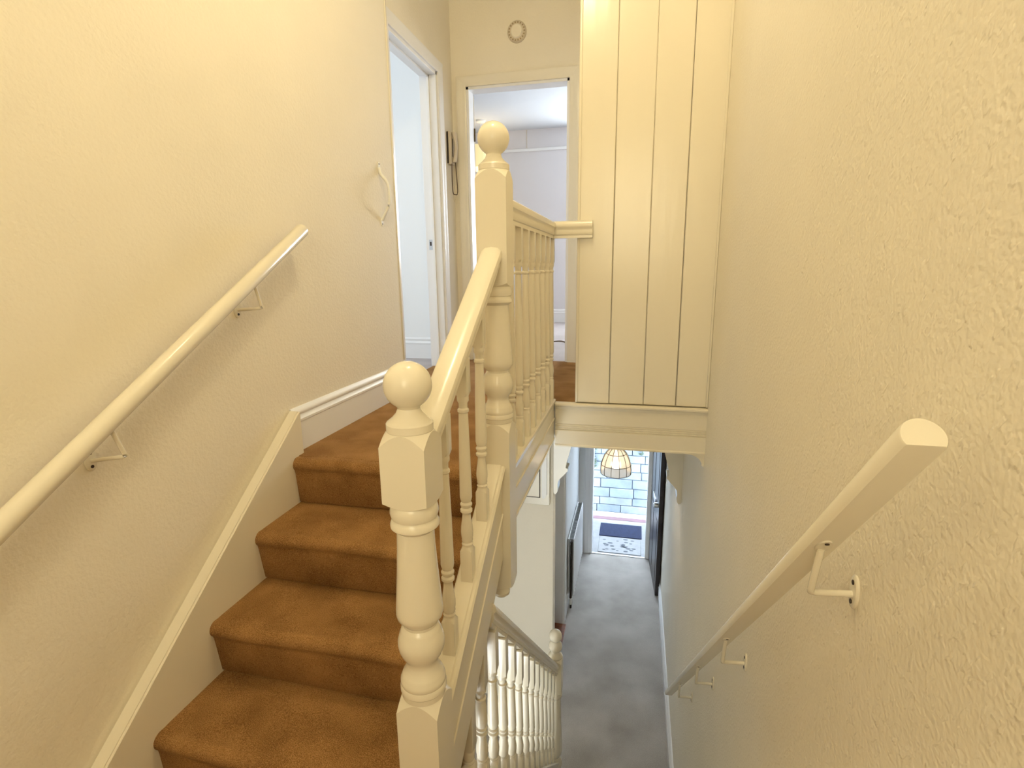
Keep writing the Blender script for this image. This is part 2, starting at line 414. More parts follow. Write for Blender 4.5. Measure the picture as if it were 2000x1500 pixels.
def newel(cy_, zb_top, zb_bot, zl_top, z_end, pendant=False):
    """zb: upper block; zl: lower block"""
    D = 0.026
    rows = []
    if pendant:
        rows += [('c', 0.001, z_end-0.052), ('c', 0.018, z_end-0.050), ('c', 0.029, z_end-0.040), ('c', 0.031, z_end-0.030), ('c', 0.026, z_end-0.018), ('c', 0.024, z_end-0.012), ('c', 0.036, z_end-0.006), ('c', 0.040, z_end)]
        rows += [('s', H, z_end+0.002, -0.012)]
    else:
        rows += [('s', H, z_end)]
    rows += [('s', H, zl_top, D), ('c', H*0.965, zl_top+0.0003)]
    rows += list(reversed(turned(zb_bot, zl_top+0.002)))
    rows += [('c', H*0.965, zb_bot+0.0017), ('s', H, zb_bot+0.002, -0.010), ('s', H, zb_top, D), ('c', H*0.965, zb_top+0.0003)]
    z = zb_top
    rows += [('c', 0.0465, z+0.002), ('c', 0.0465, z+0.016), ('c', 0.0445, z+0.019), ('c', 0.043, z+0.020), ('c', 0.034, z+0.027), ('c', 0.026, z+0.036), ('c', 0.0220, z+0.046)]
    o = post('newel_post', rows, XN, cy_, 0, 'trim_gloss', us, 48)
    post('ball_finial', [('c', 0.0215, z+0.044)] + sphere_rows(0.0475, z+0.091, -60, 89, 20), XN, cy_, 0, 'trim_gloss', o, 48, 60)
    return o
newel(0.947, 0.384, 0.230, -0.222, -0.736)
newel(1.640, 0.980, 0.640, 0.205, -0.385, True)
# outer string with cap
SC = lambda y: 0.070 + (y-1.592)*0.675     # top of cap
rake('outer_string', [(-0.020, -0.018), (0.020, -0.018), (0.020, -0.17), (0.024, -0.172), (0.024, -0.178), (0.020, -0.180), (0.020, -0.335), (-0.020, -0.335)], XN, 0.993, SC(0.993)-0.01, 1.594, SC(1.594), 'trim_gloss', us)
rake('string_cap', [(-0.033, -0.018), (-0.033, -0.006), (-0.028, 0.0), (0.018, 0.0), (0.021, -0.004), (0.028, -0.004), (0.033, -0.010), (0.030, -0.019), (0.025, -0.024), (0.025, -0.032), (0.018, -0.036), (-0.018, -0.036)], XN, 0.993, SC(0.993), 1.594, SC(1.594), 'trim_gloss', us)
# handrail
HR = [(-0.032, -0.030), (-0.033, -0.020), (-0.030, -0.009), (-0.020, -0.001), (0, 0.002), (0.020, -0.001), (0.030, -0.009), (0.033, -0.020), (0.032, -0.030), (0.026, -0.036), (0.024, -0.044), (0.026, -0.054), (0.022, -0.064), (0.017, -0.066), (0.017, -0.080), (-0.017, -0.080), (-0.017, -0.066), (-0.022, -0.064), (-0.026, -0.054), (-0.024, -0.044), (-0.026, -0.036)]
HZ = lambda y: 0.757 + (y-1.593)*0.665
rake('handrail', HR, XN, 0.991, HZ(0.991), 1.596, HZ(1.596), 'trim_gloss', us)
# balusters
def baluster_rows(L_, s=0.0165, bb=0.090, tb=0.10):
    f = s/0.0165
    rows = [('s', s, -0.02), ('s', s, bb-0.006, 0.004), ('c', s*0.93, bb),
            ('c', 0.0145*f, bb+0.004), ('c', 0.0160*f, bb+0.009), ('c', 0.0135*f, bb+0.014), ('c', 0.0155*f, bb+0.019), ('c', 0.0150*f, bb+0.025),
            ('c', 0.0165*f, bb+0.034), ('c', 0.0170*f, bb+0.045), ('c', 0.0155*f, bb+0.062), ('c', 0.0125*f, bb+0.082), ('c', 0.0115*f, bb+0.094),
            ('c', 0.0120*f, bb+0.098), ('c', 0.0165*f, bb+0.104), ('c', 0.0165*f, bb+0.110), ('c', 0.0120*f, bb+0.115), ('c', 0.0160*f, bb+0.121), ('c', 0.0165*f, bb+0.126), ('c', 0.0130*f, bb+0.132), ('c', 0.0150*f, bb+0.137),
            ('c', 0.0168*f, bb+0.146), ('c', 0.0165*f, bb+0.165)]
    zt = L_ - tb
    rows += [('c', 0.0150*f, bb+0.165+(zt-bb-0.165)*0.4), ('c', 0.0125*f, zt-0.050), ('c', 0.0120*f, zt-0.045), ('c', 0.0150*f, zt-0.041), ('c', 0.0150*f, zt-0.035), ('c', 0.0115*f, zt-0.031),
             ('c', 0.0120*f, zt-0.018), ('c', 0.0155*f, zt-0.012), ('c', 0.0155*f, zt-0.004), ('c', s*0.93, zt), ('s', s, zt+0.006, -0.004), ('s', s, L_)]
    return rows
for y in (1.122, 1.281, 1.437):
    L_ = HZ(y)-0.075 - SC(y)
    post('baluster', baluster_rows(L_), XN, y, SC(y), 'trim_gloss', us, 24)

# ------------------------------------------------------------------ landing balustrade
lb = thing('landing_balustrade', 'cream balustrade along the landing edge from ball-topped post to the panelling', 'balustrade')
HR2 = HR
rake('handrail', HR2, XN, 1.686, 0.918, YF+0.030, 0.918, 'trim_gloss', lb)
# return onto the panelling (profile across Y)
bm = bmesh.new()
yr = YF-0.022
add_loft(bm, [[(x, yr+p[0]*0.72, 0.918+p[1]) for p in HR] for x in (XN-0.01, -0.222)])
finish('handrail_return', bm, 'trim_gloss', lb, 35)
for k in range(-1, 7):
    post('baluster', baluster_rows(0.845, 0.0165, 0.11, 0.14), XN, 1.965+0.13*k, 0.012, 'trim_gloss', lb, 24)
prof = [(-0.033, -0.016), (-0.033, 0.010), (-0.028, 0.014), (0.024, 0.014), (0.028, 0.010), (0.028, -0.004), (0.024, -0.010), (0.024, -0.018), (0.0, -0.020), (-0.02, -0.020)]
rake('base_rail', prof, XN, 1.686, 0.0, YF+0.01, 0.0, 'trim_gloss', lb)
prof = [(-0.02, -0.018), (0.021, -0.018), (0.021, -0.085), (0.026, -0.089), (0.026, -0.097), (0.021, -0.101), (0.021, -0.195), (0.025, -0.198), (0.025, -0.206), (-0.02, -0.206)]
rake('apron', prof, XN, 1.686, 0.0, YF-0.002, 0.0, 'trim_gloss', lb)

# ------------------------------------------------------------------ lower staircase
ls = thing('lower_staircase', 'steep lower flight dropping to the grey hall, with white turned balusters', 'staircase')
NR = 11; RL = (ZH+0.736)/-NR; GL = 0.194; YL0 = 0.945
for k in range(1, NR):
    zt = -0.736-RL*k; y1 = YL0+GL*k
    bm = bmesh.new(); poly = [(2*y1-p[0], p[1]) for p in step_poly(y1, zt, zt-RL, GL+0.02)]
    add_prism(bm, poly, 'x', XN+0.02, XR-0.002); finish('carpeted_step', bm, 'carpet_hall', ls, 60)
LS = lambda y: -1.660-(y-2.07)*1.0        # lower string cap
LR = lambda y: -0.335-(y-1.45)*0.967      # lower rail crown
rake('outer_string', [(-0.020, -0.015), (0.020, -0.015), (0.020, -0.34), (-0.020, -0.34)], XN, 1.0, LS(1.0), 2.95, LS(2.95), 'trim_gloss', ls)
rake('string_cap', [(-0.034, -0.020), (-0.034, -0.004), (-0.028, 0.0), (0.028, 0.0), (0.034, -0.004), (0.034, -0.020)], XN, 1.0, LS(1.0), 2.95, LS(2.95), 'trim_gloss', ls)
HRL = [(p[0], p[1]*1.12) for p in HR]
rake('handrail', HRL, XN, 1.445, LR(1.445), 2.945, LR(2.945), 'trim_gloss', ls)
for k in range(-1, 12):
    y = 1.362+0.1335*k
    top = LR(y)-0.085 if y > 1.445 else SC(y)-0.33
    L_ = top-LS(y)
    post('baluster', baluster_rows(L_, 0.0195, 0.105, 0.16), XN, y, LS(y), 'trim_gloss', ls, 16)
yn = 2.985; zb = LR(2.94)+0.015
rows = [('s', 0.045, ZH), ('s', 0.045, zb-0.98, 0.02), ('c', 0.044, zb-0.975), ('c', 0.048, zb-0.955), ('c', 0.042, zb-0.940), ('c', 0.033, zb-0.90), ('c', 0.030, zb-0.88), ('c', 0.044, zb-0.855), ('c', 0.050, zb-0.82), ('c', 0.044, zb-0.79), ('c', 0.032, zb-0.765), ('c', 0.045, zb-0.74), ('c', 0.050, zb-0.71), ('c', 0.049, zb-0.69), ('c', 0.040, zb-0.45), ('c', 0.036, zb-0.30), ('c', 0.046, zb-0.285), ('c', 0.048, zb-0.27), ('c', 0.046, zb-0.255), ('s', 0.045, zb-0.25, -0.01), ('s', 0.045, zb, 0.02), ('c', 0.044, zb+0.002),
        ('c', 0.047, zb+0.012), ('c', 0.044, zb+0.020), ('c', 0.028, zb+0.035), ('c', 0.026, zb+0.045), ('c', 0.040, zb+0.062), ('c', 0.045, zb+0.080), ('c', 0.040, zb+0.100), ('c', 0.026, zb+0.118)]
nw = post('newel_post', rows, XN, yn, 0, 'trim_gloss', ls, 32)
post('ball_finial', [('c', 0.024, zb+0.116)] + sphere_rows(0.042, zb+0.155, -60, 89, 14), XN, yn, 0, 'trim_gloss', nw, 32, 60)

# ------------------------------------------------------------------ wall handrails
def mopstick(name, p0, p1, r, flat, parent, material='trim_gloss', n=28):
    """round rail with a flat underside, square-cut ends"""
    p0, p1 = Vector(p0), Vector(p1); d = (p1-p0).normalized()
    u = d.cross(Vector((0, 0, 1))).normalized(); v = u.cross(d)
    prof = []
    a0 = math.asin(flat/r)
    for i in range(n+1):
        a = -a0 + (math.pi+2*a0)*i/n
        prof.append((r*math.cos(a), r*math.sin(a)))
    L_ = (p1-p0).length
    rings = []
    for t, s in ((0, 0.94), (0.0025, 1.0), (L_-0.0025, 1.0), (L_, 0.94)):
        rings.append([tuple(p0+d*t+s*(a*u+b_*v)) for a, b_ in prof])
    bm = bmesh.new(); add_loft(bm, rings); return finish(name, bm, material, parent, 32)
def bracket(parent, wall_x, sgn, y, z, rail_x, rail_y, rail_z, s=1.0, elbow=None):
    """cast bracket: oval plate on the wall, bent arm, saddle under the rail; sgn = direction away from wall"""
    br = disc('bracket', (wall_x, y, z), (sgn, 0, 0), 0.019*s, 0.005, 'trim_gloss', parent, 24, 0.85, 1.55, 0.002)
    path = smooth_path([(wall_x+sgn*0.004, y, z-0.004), (wall_x+sgn*0.035, y, z-0.006), (rail_x-sgn*0.006, y+(rail_y-y)*0.15, z-0.004), (rail_x, y+(rail_y-y)*0.4, z+0.010), (rail_x, rail_y, rail_z)], 6)
    if elbow is not None:
        path = [(wall_x+sgn*0.004, y, z-0.002), (wall_x+sgn*0.03, y+elbow*0.5, z-0.001), (rail_x-sgn*0.008, y+elbow*0.93, z+0.001), (rail_x-sgn*0.002, y+elbow, z+0.004), (rail_x, y+elbow*0.93, z+0.010), (rail_x, rail_y, rail_z)]
    tube('arm', path, 0.0056*s, 'trim_gloss', br, 10)
    for dz in (0.017, -0.017):
        disc('screw', (wall_x+sgn*0.005, y, z+dz*s), (sgn, 0, 0), 0.0042, 0.0012, 'screw_dark', br, 10)
    return br
# right-hand rail
rr = thing('wall_handrail', 'white flat-bottomed handrail descending the right wall on four bent brackets', 'handrail')
RX = 0.295
rzz = lambda y: 0.520-(y-0.612)*1.010
mopstick('rail', (RX, 0.612, 0.520), (RX, 3.150, rzz(3.150)), 0.0225, 0.0115, rr)
for y in (0.886, 1.538, 2.031, 2.592):
    z = 0.172-(y-0.886)*1.015; ry = y-0.035
    b_ = bracket(rr, XR, -1, y, z, RX, ry, rzz(ry)-0.018)
    d = Vector((0, 1, -1.01)).normalized(); nrm = Vector((0, -1.01, -1)).normalized()
    c = Vector((RX, ry, rzz(ry))) + nrm*0.0112
    bm = bmesh.new()
    w = 0.011; l = 0.026; ux = Vector((1, 0, 0))
    rings = []
    for t in (0.0, 0.003):
        rings.append([tuple(c+nrm*t+ux*w*math.cos(a)+d*l*math.sin(a)) for a in [2*math.pi*i/16 for i in range(16)]])
    add_loft(bm, rings); finish('saddle', bm, 'trim_gloss', b_, 40)
    for t in (-0.016, 0.016):
        disc('screw', tuple(c+nrm*0.003+d*t), tuple(nrm), 0.0035, 0.0012, 'screw_dark', b_, 10)
# left-hand rail
lr = thing('wall_handrail', 'thick white round handrail climbing the left wall above the brown stairs', 'handrail')
LX = -1.222
lz = lambda y: 0.843+(y-1.835)*0.578
mopstick('rail', (LX, 0.45, lz(0.45)), (LX, 1.838, lz(1.838)), 0.0240, 0.0225, lr)
for y, z in ((1.535, 0.574), (0.976, 0.249)):
    ry = y+0.006
    bracket(lr, XL, 1, y, z, LX, ry, lz(ry)-0.012, 1.0, 0.034)

# ------------------------------------------------------------------ grab handle on the left wall
gh = thing('grab_handle', 'small white curved grab handle screwed to the left wall beside the door', 'handle')
gy = 2.640
pts = smooth_path([(XL+0.004, gy, 1.200), (XL+0.010, gy, 1.170), (XL+0.038, gy, 1.135), (XL+0.050, gy, 1.10), (XL+0.051, gy, 1.05), (XL+0.046, gy, 1.02), (XL+0.016, gy, 0.965), (XL+0.004, gy, 0.945)], 6)
tube('bar', pts, 0.008, 'plastic_white', gh, 12)
for zc, s in ((1.207, 1), (0.937, -1)):
    p = disc('mounting_plate', (XL, gy, zc), (1, 0, 0), 0.012, 0.004, 'plastic_white', gh, 20, 0.9, 1.7, 0.001)
    for dz in (0.010, -0.010):
        disc('screw', (XL+0.004, gy, zc+dz), (1, 0, 0), 0.004, 0.001, 'screw_dark', p, 10)

# ------------------------------------------------------------------ doors on the landing
def arch_prof(): return [(0, 0), (0.0, 0.014), (0.010, 0.018), (0.020, 0.016), (0.030, 0.019), (0.045, 0.020), (0.058, 0.024), (0.068, 0.022), (0.070, 0.0)]
# door_1: left doorway, lining and architrave
d1 = thing('door_1', 'white door lining and architrave of the bright doorway on the left', 'doorway'); d1['kind'] = 'structure'
x0, x1 = XL2-0.115, XL2+0.003
bm = bmesh.new(); add_box(bm, x0, x1, LD1-0.028, LD1+0.002, 0, LDH, 0.002); add_box(bm, x0, x1, LD0-0.002, LD0+0.028, 0, LDH, 0.002); add_box(bm, x0, x1, LD0, LD1, LDH-0.028, LDH+0.002, 0.002)
finish('lining', bm, 'white_trim', d1)
bm = bmesh.new(); add_box(bm, XL2-0.062, XL2-0.045, LD1-0.040, LD1-0.028, 0, LDH-0.028, 0.001); add_box(bm, XL2-0.062, XL2-0.045, LD0+0.028, LD1-0.028, LDH-0.040, LDH-0.028, 0.001)
finish('door_stop', bm, 'white_trim', d1)
ap = arch_prof()
prism('architrave', [(XL2+p[1], LD1-0.008+p[0]) for p in ap], 'z', 0, LDH+0.06, 'white_trim', d1, 40)
prism('architrave', [(XL2+p[1], LD0+0.008-p[0]) for p in ap], 'z', 0, LDH+0.06, 'white_trim', d1, 40)
prism('architrave', [(XL2+p[1], LDH-0.008+p[0]) for p in ap], 'y', LD0-0.062, LD1+0.062, 'white_trim', d1, 40)
kp = box('keep_plate', XL2-0.092, XL2-0.066, LD1-0.030, LD1-0.0265, 0.83, 0.90, 'steel', d1, 0.001)
box('keep_slot', XL2-0.085, XL2-0.073, LD1-0.0305, LD1-0.0260, 0.858, 0.885, 'dark_gap', kp)
# door_2: bedroom doorway in the far wall
d2 = thing('door_2', 'cream architrave and lining of the far bedroom doorway', 'doorway'); d2['kind'] = 'structure'
bm = bmesh.new(); add_box(bm, FD0-0.002, FD0+0.026, YD-0.003, YD+0.11, 0, FDH, 0.002); add_box(bm, FD1-0.026, FD1+0.002, YD-0.003, YD+0.11, 0, FDH, 0.002); add_box(bm, FD0, FD1, YD-0.003, YD+0.11, FDH-0.026, FDH+0.002, 0.002)
finish('lining', bm, 'white_trim', d2)
prism('architrave', [(FD0+0.008-p[0], YD-p[1]) for p in ap], 'z', 0, FDH+0.06, 'trim_gloss', d2, 40)
prism('architrave', [(FD1-0.008+p[0], YD-p[1]) for p in ap], 'z', 0, FDH+0.06, 'trim_gloss', d2, 40)
prism('architrave', [(YD-p[1], FDH-0.008+p[0]) for p in ap], 'x', FD0-0.062, FD1+0.062, 'trim_gloss', d2, 40)
bl = thing('bedroom_door', 'open white bedroom door swung back against its left jamb', 'door')
a = math.radians(116)
def door_leaf(parent, hx, hy, ang, w, h, th, z0, m1):
    bm = bmesh.new(); add_box(bm, 0, w, 0, th, z0, z0+h, 0.002)
    o = finish('leaf', bm, m1, parent, 40)
    for (zz0, zz1) in ((0.12, 0.85), (1.02, h-0.12)):
        for (xx0, xx1) in ((0.09, w/2-0.04), (w/2+0.04, w-0.09)):
            q = box('panel', xx0, xx1, -0.004, th+0.004, z0+zz0, z0+zz1, m1, o, 0.004)
    parent.location = (hx, hy, 0); parent.rotation_euler = (0, 0, ang)
    return o
lf = door_leaf(bl, FD0+0.030, YD+0.118, a, 0.70, FDH-0.04, 0.036, 0.008, 'white_trim')
box('handle', 0.63, 0.66, -0.05, 0.09, 0.97, 0.99, 'steel', lf, 0.006)
for z in (0.25, 1.62):
    box('hinge', -0.006, 0.002, -0.004, 0.010, z, z+0.09, 'brass_dull', lf, 0.002)

# ------------------------------------------------------------------ entry phone and round detector
ip = thing('entry_phone', 'beige entry phone handset on the wall between the two doorways', 'intercom')
py0, py1 = 3.835, 3.915
box('base', XL2, XL2+0.028, py0, py1, 1.425, 1.645, 'plastic_beige', ip, 0.006, 2)
box('base_edge', XL2+0.0005, XL2+0.012, py0-0.004, py0+0.001, 1.43, 1.64, 'dark_gap', ip)
bm = bmesh.new()
rings = []
for i in range(13):
    t = i/12; z = 1.440+0.200*t; bow = math.sin(math.pi*t)
    w = 0.020-0.004*bow; xo = XL2+0.040+0.014*bow; d_ = 0.016-0.004*bow
    rings.append([(xo+d_*math.cos(q), (py0+py1)/2+w*math.sin(q), z) for q in [2*math.pi*j/14 for j in range(14)]])
add_loft(bm, rings); hs = finish('handset', bm, 'plastic_beige', ip, 60)
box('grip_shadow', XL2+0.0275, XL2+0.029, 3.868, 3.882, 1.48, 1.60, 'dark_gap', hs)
tube('cord', smooth_path([(XL2+0.03, 3.845, 1.43), (XL2+0.028, 3.845, 1.33), (XL2+0.030, 3.848, 1.235), (XL2+0.040, 3.865, 1.222), (XL2+0.052, 3.885, 1.235), (XL2+0.050, 3.884, 1.33), (XL2+0.046, 3.876, 1.445)], 6), 0.0035, 'cord_brown', ip, 8)
tube('wire', smooth_path([(XL2+0.03, 3.85, 1.225), (XL2+0.035, 3.866, 1.175), (XL2+0.045, 3.88, 1.225)], 6), 0.0015, 'plastic_beige', ip, 6)
sd = thing('wall_detector', 'round beige wall detector with dark rim above the far doorway', 'detector')
post_rows = None
disc('rim', (-0.862, YD, 2.272), (0, -1, 0), 0.066, 0.016, 'plastic_beige', sd, 40, 1, 1.05, 0.008)
disc('cover', (-0.862, YD-0.016, 2.272), (0, -1, 0), 0.042, 0.010, 'wall_paint', sd, 36, 1, 1.05, 0.006)
for k in range(18):
    q = 2*math.pi*k/18
    disc('slot', (-0.862+0.053*math.cos(q), YD-0.0145, 2.272+0.055*math.sin(q)), (0, -1, 0), 0.0055, 0.0020, 'detector_slot', sd, 8)

# ------------------------------------------------------------------ bedroom beyond the far door
BX0, BX1, BY1, BZ = -3.3, 0.36, 6.98, 2.37
structure(box('floor_bedroom', BX0, BX1, YD+0.02, BY1, -0.012, 0.0, 'carpet_bedroom'))
structure(box('wall_bedroom_left', BX0-0.1, BX0, YD+0.1, BY1, 0, BZ, 'bed_wall'))
structure(box('wall_bedroom_right', BX1, BX1+0.1, YD+0.1, BY1+0.1, -0.2, ZC, 'bed_wall'))
bm = bmesh.new()
add_box(bm, BX0-0.1, -0.60, BY1, BY1+0.1, -0.21, BZ+0.1); add_box(bm, 0.28, BX1, BY1, BY1+0.1, -0.21, BZ+0.1)
add_box(bm, -0.60, 0.28, BY1, BY1+0.1, -0.21, 0.85); add_box(bm, -0.60, 0.28, BY1, BY1+0.1, 2.10, BZ+0.1)
structure(finish('wall_bedroom_far', bm, 'bed_wall'))
w1 = thing('window_1', 'white framed bedroom window beyond the far doorway', 'window'); w1['kind'] = 'structure'
bm = bmesh.new()
for (a0, a1, b0, b1) in ((-0.60, -0.55, 0.85, 2.10), (0.23, 0.28, 0.85, 2.10), (-0.55, 0.23, 0.85, 0.90), (-0.55, 0.23, 2.05, 2.10), (-0.55, 0.23, 1.46, 1.50)):
    add_box(bm, a0, a1, BY1+0.03, BY1+0.08, b0, b1, 0.004)
finish('frame', bm, 'white_trim', w1)
box('pane', -0.60, 0.28, BY1+0.08, BY1+0.09, 0.85, 2.10, 'window_glow', w1)
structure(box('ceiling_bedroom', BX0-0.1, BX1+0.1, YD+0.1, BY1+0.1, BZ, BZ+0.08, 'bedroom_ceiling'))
structure(box('picture_rail', BX0, BX1, BY1-0.022, BY1, 2.115, 2.15, 'white_trim', None, 0.006)); bpy.data.objects['picture_rail'].name = 'trim_1'
skirt_x('baseboard_bedroom', BY1, BX0, -0.0, 0.0, -1, 'white_trim')
tube('wire', [(-1.40, BY1-0.004, 2.365), (-1.40, BY1-0.004, 2.15)], 0.004, 'plastic_beige', bpy.data.objects['trim_1'], 6)
bp_ = thing('bedroom_pendant', 'yellow drum pendant lamp hanging from the bedroom ceiling', 'lamp')
px, pyy = -1.83, 6.42
disc('ceiling_rose', (px, pyy, BZ), (0, 0, -1), 0.055, 0.022, 'plastic_white', bp_, 24, 1, 1, 0.006)
tube('flex', [(px, pyy, BZ-0.02), (px, pyy, 2.02)], 0.004, 'plastic_white', bp_, 6)
bm = bmesh.new(); n = 32
prf = [(0.185, 1.84), (0.185, 2.08), (0.181, 2.08), (0.181, 1.84)]
rings = [[(px+r*math.cos(2*math.pi*k/n), pyy+r*math.sin(2*math.pi*k/n), z) for k in range(n)] for r, z in prf+[prf[0]]]
add_loft(bm, rings, True, False); bmesh.ops.remove_doubles(bm, verts=bm.verts, dist=1e-5)
finish('lamp_shade', bm, 'shade_yellow', bp_, 40)
post('bulb', [('c', 0.012, 2.02), ('c', 0.014, 1.99), ('c', 0.028, 1.95), ('c', 0.030, 1.93), ('c', 0.018, 1.905), ('c', 0.001, 1.898)], px, pyy, 0, 'bulb_glow', bp_, 16, 60)
l = bpy.data.lights.new('bedroom_lamp_light', 'POINT'); l.energy = 3.2; l.color = (1.0, 0.86, 0.66); l.shadow_soft_size = 0.05
o = bpy.data.objects.new('bedroom_lamp_light', l); C.objects.link(o); o.location = (px, pyy, 1.97); o.parent = bp_
fl = thing('floor_cable', 'thin dark cable lying on the bedroom floor inside the doorway', 'cable')
tube('strand', smooth_path([(-0.99, 5.15, 0.006), (-0.85, 5.02, 0.006), (-0.70, 5.10, 0.006), (-0.62, 4.95, 0.006)], 6), 0.006, 'cord_brown', fl, 6)

# ------------------------------------------------------------------ side room through the left doorway
structure(box('floor_side_room', -3.8, XL2-0.10, 1.6, YD, -0.012, 0.0, 'carpet_bedroom'))
structure(box('ceiling_side_room', -3.8, XL2-0.10, 1.6, YD, 2.5, 2.6, 'ceiling_paint'))
structure(box('wall_side_room_near', -3.8, XL-0.12, 1.5, 1.6, -0.1, 2.6, 'white_wall'))
bm = bmesh.new()
add_box(bm, -3.9, -3.8, 1.5, 2.15, -0.1, 2.6); add_box(bm, -3.9, -3.8, 3.45, YD+0.1, -0.1, 2.6); add_box(bm, -3.9, -3.8, 2.15, 3.45, -0.1, 0.8); add_box(bm, -3.9, -3.8, 2.15, 3.45, 2.05, 2.6)
structure(finish('wall_side_room_left', bm, 'white_wall'))
w3 = thing('window_3', 'obscured window of the bright side room beyond the left doorway', 'window'); w3['kind'] = 'structure'
box('pane', -3.86, -3.85, 2.15, 3.45, 0.8, 2.05, 'window_glow', w3)
structure(box('wall_side_room_far', -3.8, XL2-0.1, YD-0.008, YD, 0.0, 2.5, 'white_wall'))

# ------------------------------------------------------------------ stair pendant (above the frame)
sp_ = thing('stair_pendant', 'bare warm bulb pendant above the stair head, just out of view', 'lamp')
LPX, LPY, LPZ = -0.42, 1.50, 2.47
disc('ceiling_rose', (LPX, LPY, ZC), (0, 0, -1), 0.05, 0.022, 'plastic_white', sp_, 24, 1, 1, 0.006)
tube('flex', [(LPX, LPY, ZC-0.02), (LPX, LPY, LPZ+0.075)], 0.004, 'plastic_white', sp_, 6)
post('bulb_holder', [('c', 0.016, LPZ+0.04), ('c', 0.018, LPZ+0.05), ('c', 0.018, LPZ+0.08), ('c', 0.008, LPZ+0.09)], LPX, LPY, 0, 'plastic_white', sp_, 16)
post('bulb', [('c', 0.013, LPZ+0.045), ('c', 0.018, LPZ+0.025), ('c', 0.029, LPZ), ('c', 0.029, LPZ-0.012), ('c', 0.018, LPZ-0.032), ('c', 0.001, LPZ-0.038)], LPX, LPY, 0, 'bulb_glow', sp_, 16, 60)
l = bpy.data.lights.new('stair_bulb_light', 'POINT'); l.energy = LAMP_P; l.color = WARM; l.shadow_soft_size = 0.05
o = bpy.data.objects.new('stair_bulb_light', l); C.objects.link(o); o.location = (LPX, LPY, LPZ-0.01); o.parent = sp_

# unseen stair window behind the camera, added to carry the warm fill
w2 = thing('added_window', 'added obscured glass window behind the half landing, a guessed source of fill light', 'window'); w2['kind'] = 'structure'
WX0, WX1, WZ0, WZ1 = -0.55, 0.25, 0.75, 1.95
bm = bmesh.new()
for (a0, a1, b0, b1) in ((WX0-0.06, WX0, WZ0-0.06, WZ1+0.06), (WX1, WX1+0.06, WZ0-0.06, WZ1+0.06), (WX0, WX1, WZ0-0.06, WZ0), (WX0, WX1, WZ1, WZ1+0.06), (WX0, WX1, 1.33, 1.37)):
    add_box(bm, a0, a1, YB, YB+0.03, b0, b1, 0.003)
finish('frame', bm, 'white_trim', w2)
box('pane', WX0, WX1, YB, YB+0.006, WZ0, WZ1, 'window_glow', w2)

# ------------------------------------------------------------------ hall: corbels, cupboard, radiator, lamp, front door
def corbel(side, label):
    # silhouette (distance from the wall, z)
    pr = [(0, -0.21), (0.150, -0.21), (0.150, -0.50), (0.128, -0.62), (0.112, -0.68), (0.096, -0.74), (0.092, -0.775), (0.108, -0.780), (0.108, -0.800), (0.095, -0.812), (0.078, -0.835), (0.052, -0.862), (0.036, -0.885), (0.031, -0.915), (0.034, -0.945), (0.030, -0.975), (0.018, -0.992), (0.004, -0.988), (0, -0.975)]
    xw = -0.568 if side < 0 else XR
    s = 1 if side < 0 else -1
    o = prism('corbel', [(xw+s*a_, z) for a_, z in pr], 'y', YA-0.004, YA+0.115, 'trim_gloss', None, 35)
    return tag(o, label, 'corbel', 'arch corbels in the hall')
corbel(-1, 'white scrolled arch corbel on the left side of the hall')
corbel(1, 'white scrolled arch corbel on the right wall of the hall')
mc = thing('meter_cupboard', 'cream wall cupboard high on the hall wall under the landing', 'cupboard')
zc0 = -1.075
mc.location = (0, -0.002, 0)
box('casing', -1.20, -0.592, YA-0.035, YA, zc0, -0.212, 'trim_gloss', mc, 0.004)
box('gap', -1.13, -0.663, YA-0.0365, YA-0.034, -1.016, -0.23, 'dark_gap', mc)
dr = box('door', -1.13, -0.668, YA-0.046, YA-0.0362, -1.008, -0.23, 'trim_gloss', mc, 0.003)
disc('knob', (-1.05, YA-0.046, -0.72), (0, -1, 0), 0.014, 0.022, 'trim_gloss', dr, 20, 1, 1, 0.006)
bm = bmesh.new()
add_prism(bm, [(-0.650, -0.23), (-0.612, -0.23), (-0.612, -0.985), (-0.620, -1.005), (-0.638, -1.020), (-0.648, -1.010), (-0.650, -0.99)], 'y', YA-0.047, YA-0.035)
finish('trim_strip', bm, 'white_trim', mc, 40)

# doorway in the hall left wall
d3 = thing('door_3', 'pale doorway with architrave on the left side of the hall', 'doorway'); d3['kind'] = 'structure'
bm = bmesh.new(); add_box(bm, XH-0.12, XH+0.003, 4.812, 4.842, ZH, -0.85, 0.002); add_box(bm, XH-0.12, XH+0.003, 4.018, 4.048, ZH, -0.85, 0.002); add_box(bm, XH-0.12, XH+0.003, 4.02, 4.84, -0.878, -0.848, 0.002)
finish('lining', bm, 'white_trim', d3)
prism('architrave', [(XH+p[1], 4.832+p[0]) for p in ap], 'z', ZH, -0.80, 'white_trim', d3, 40)
prism('architrave', [(XH+p[1], 4.028-p[0]) for p in ap], 'z', ZH, -0.80, 'white_trim', d3, 40)
box('threshold', XH-0.13, XH+0.035, 4.05, 4.81, ZH-0.01, ZH+0.008, 'wood_floor', d3, 0.003)
structure(box('wall_front_room', -1.4, XH-0.1, 5.0, 5.1, ZH, -0.21, 'white_wall'))
structure(box('wall_front_room_left', -1.5, -1.4, YA+0.12, 5.1, ZH, -0.21, 'white_wall'))
structure(box('floor_front_room', -1.4, XH-0.12, YA+0.12, 5.0, ZH-0.1, ZH+0.002, 'wood_floor'))

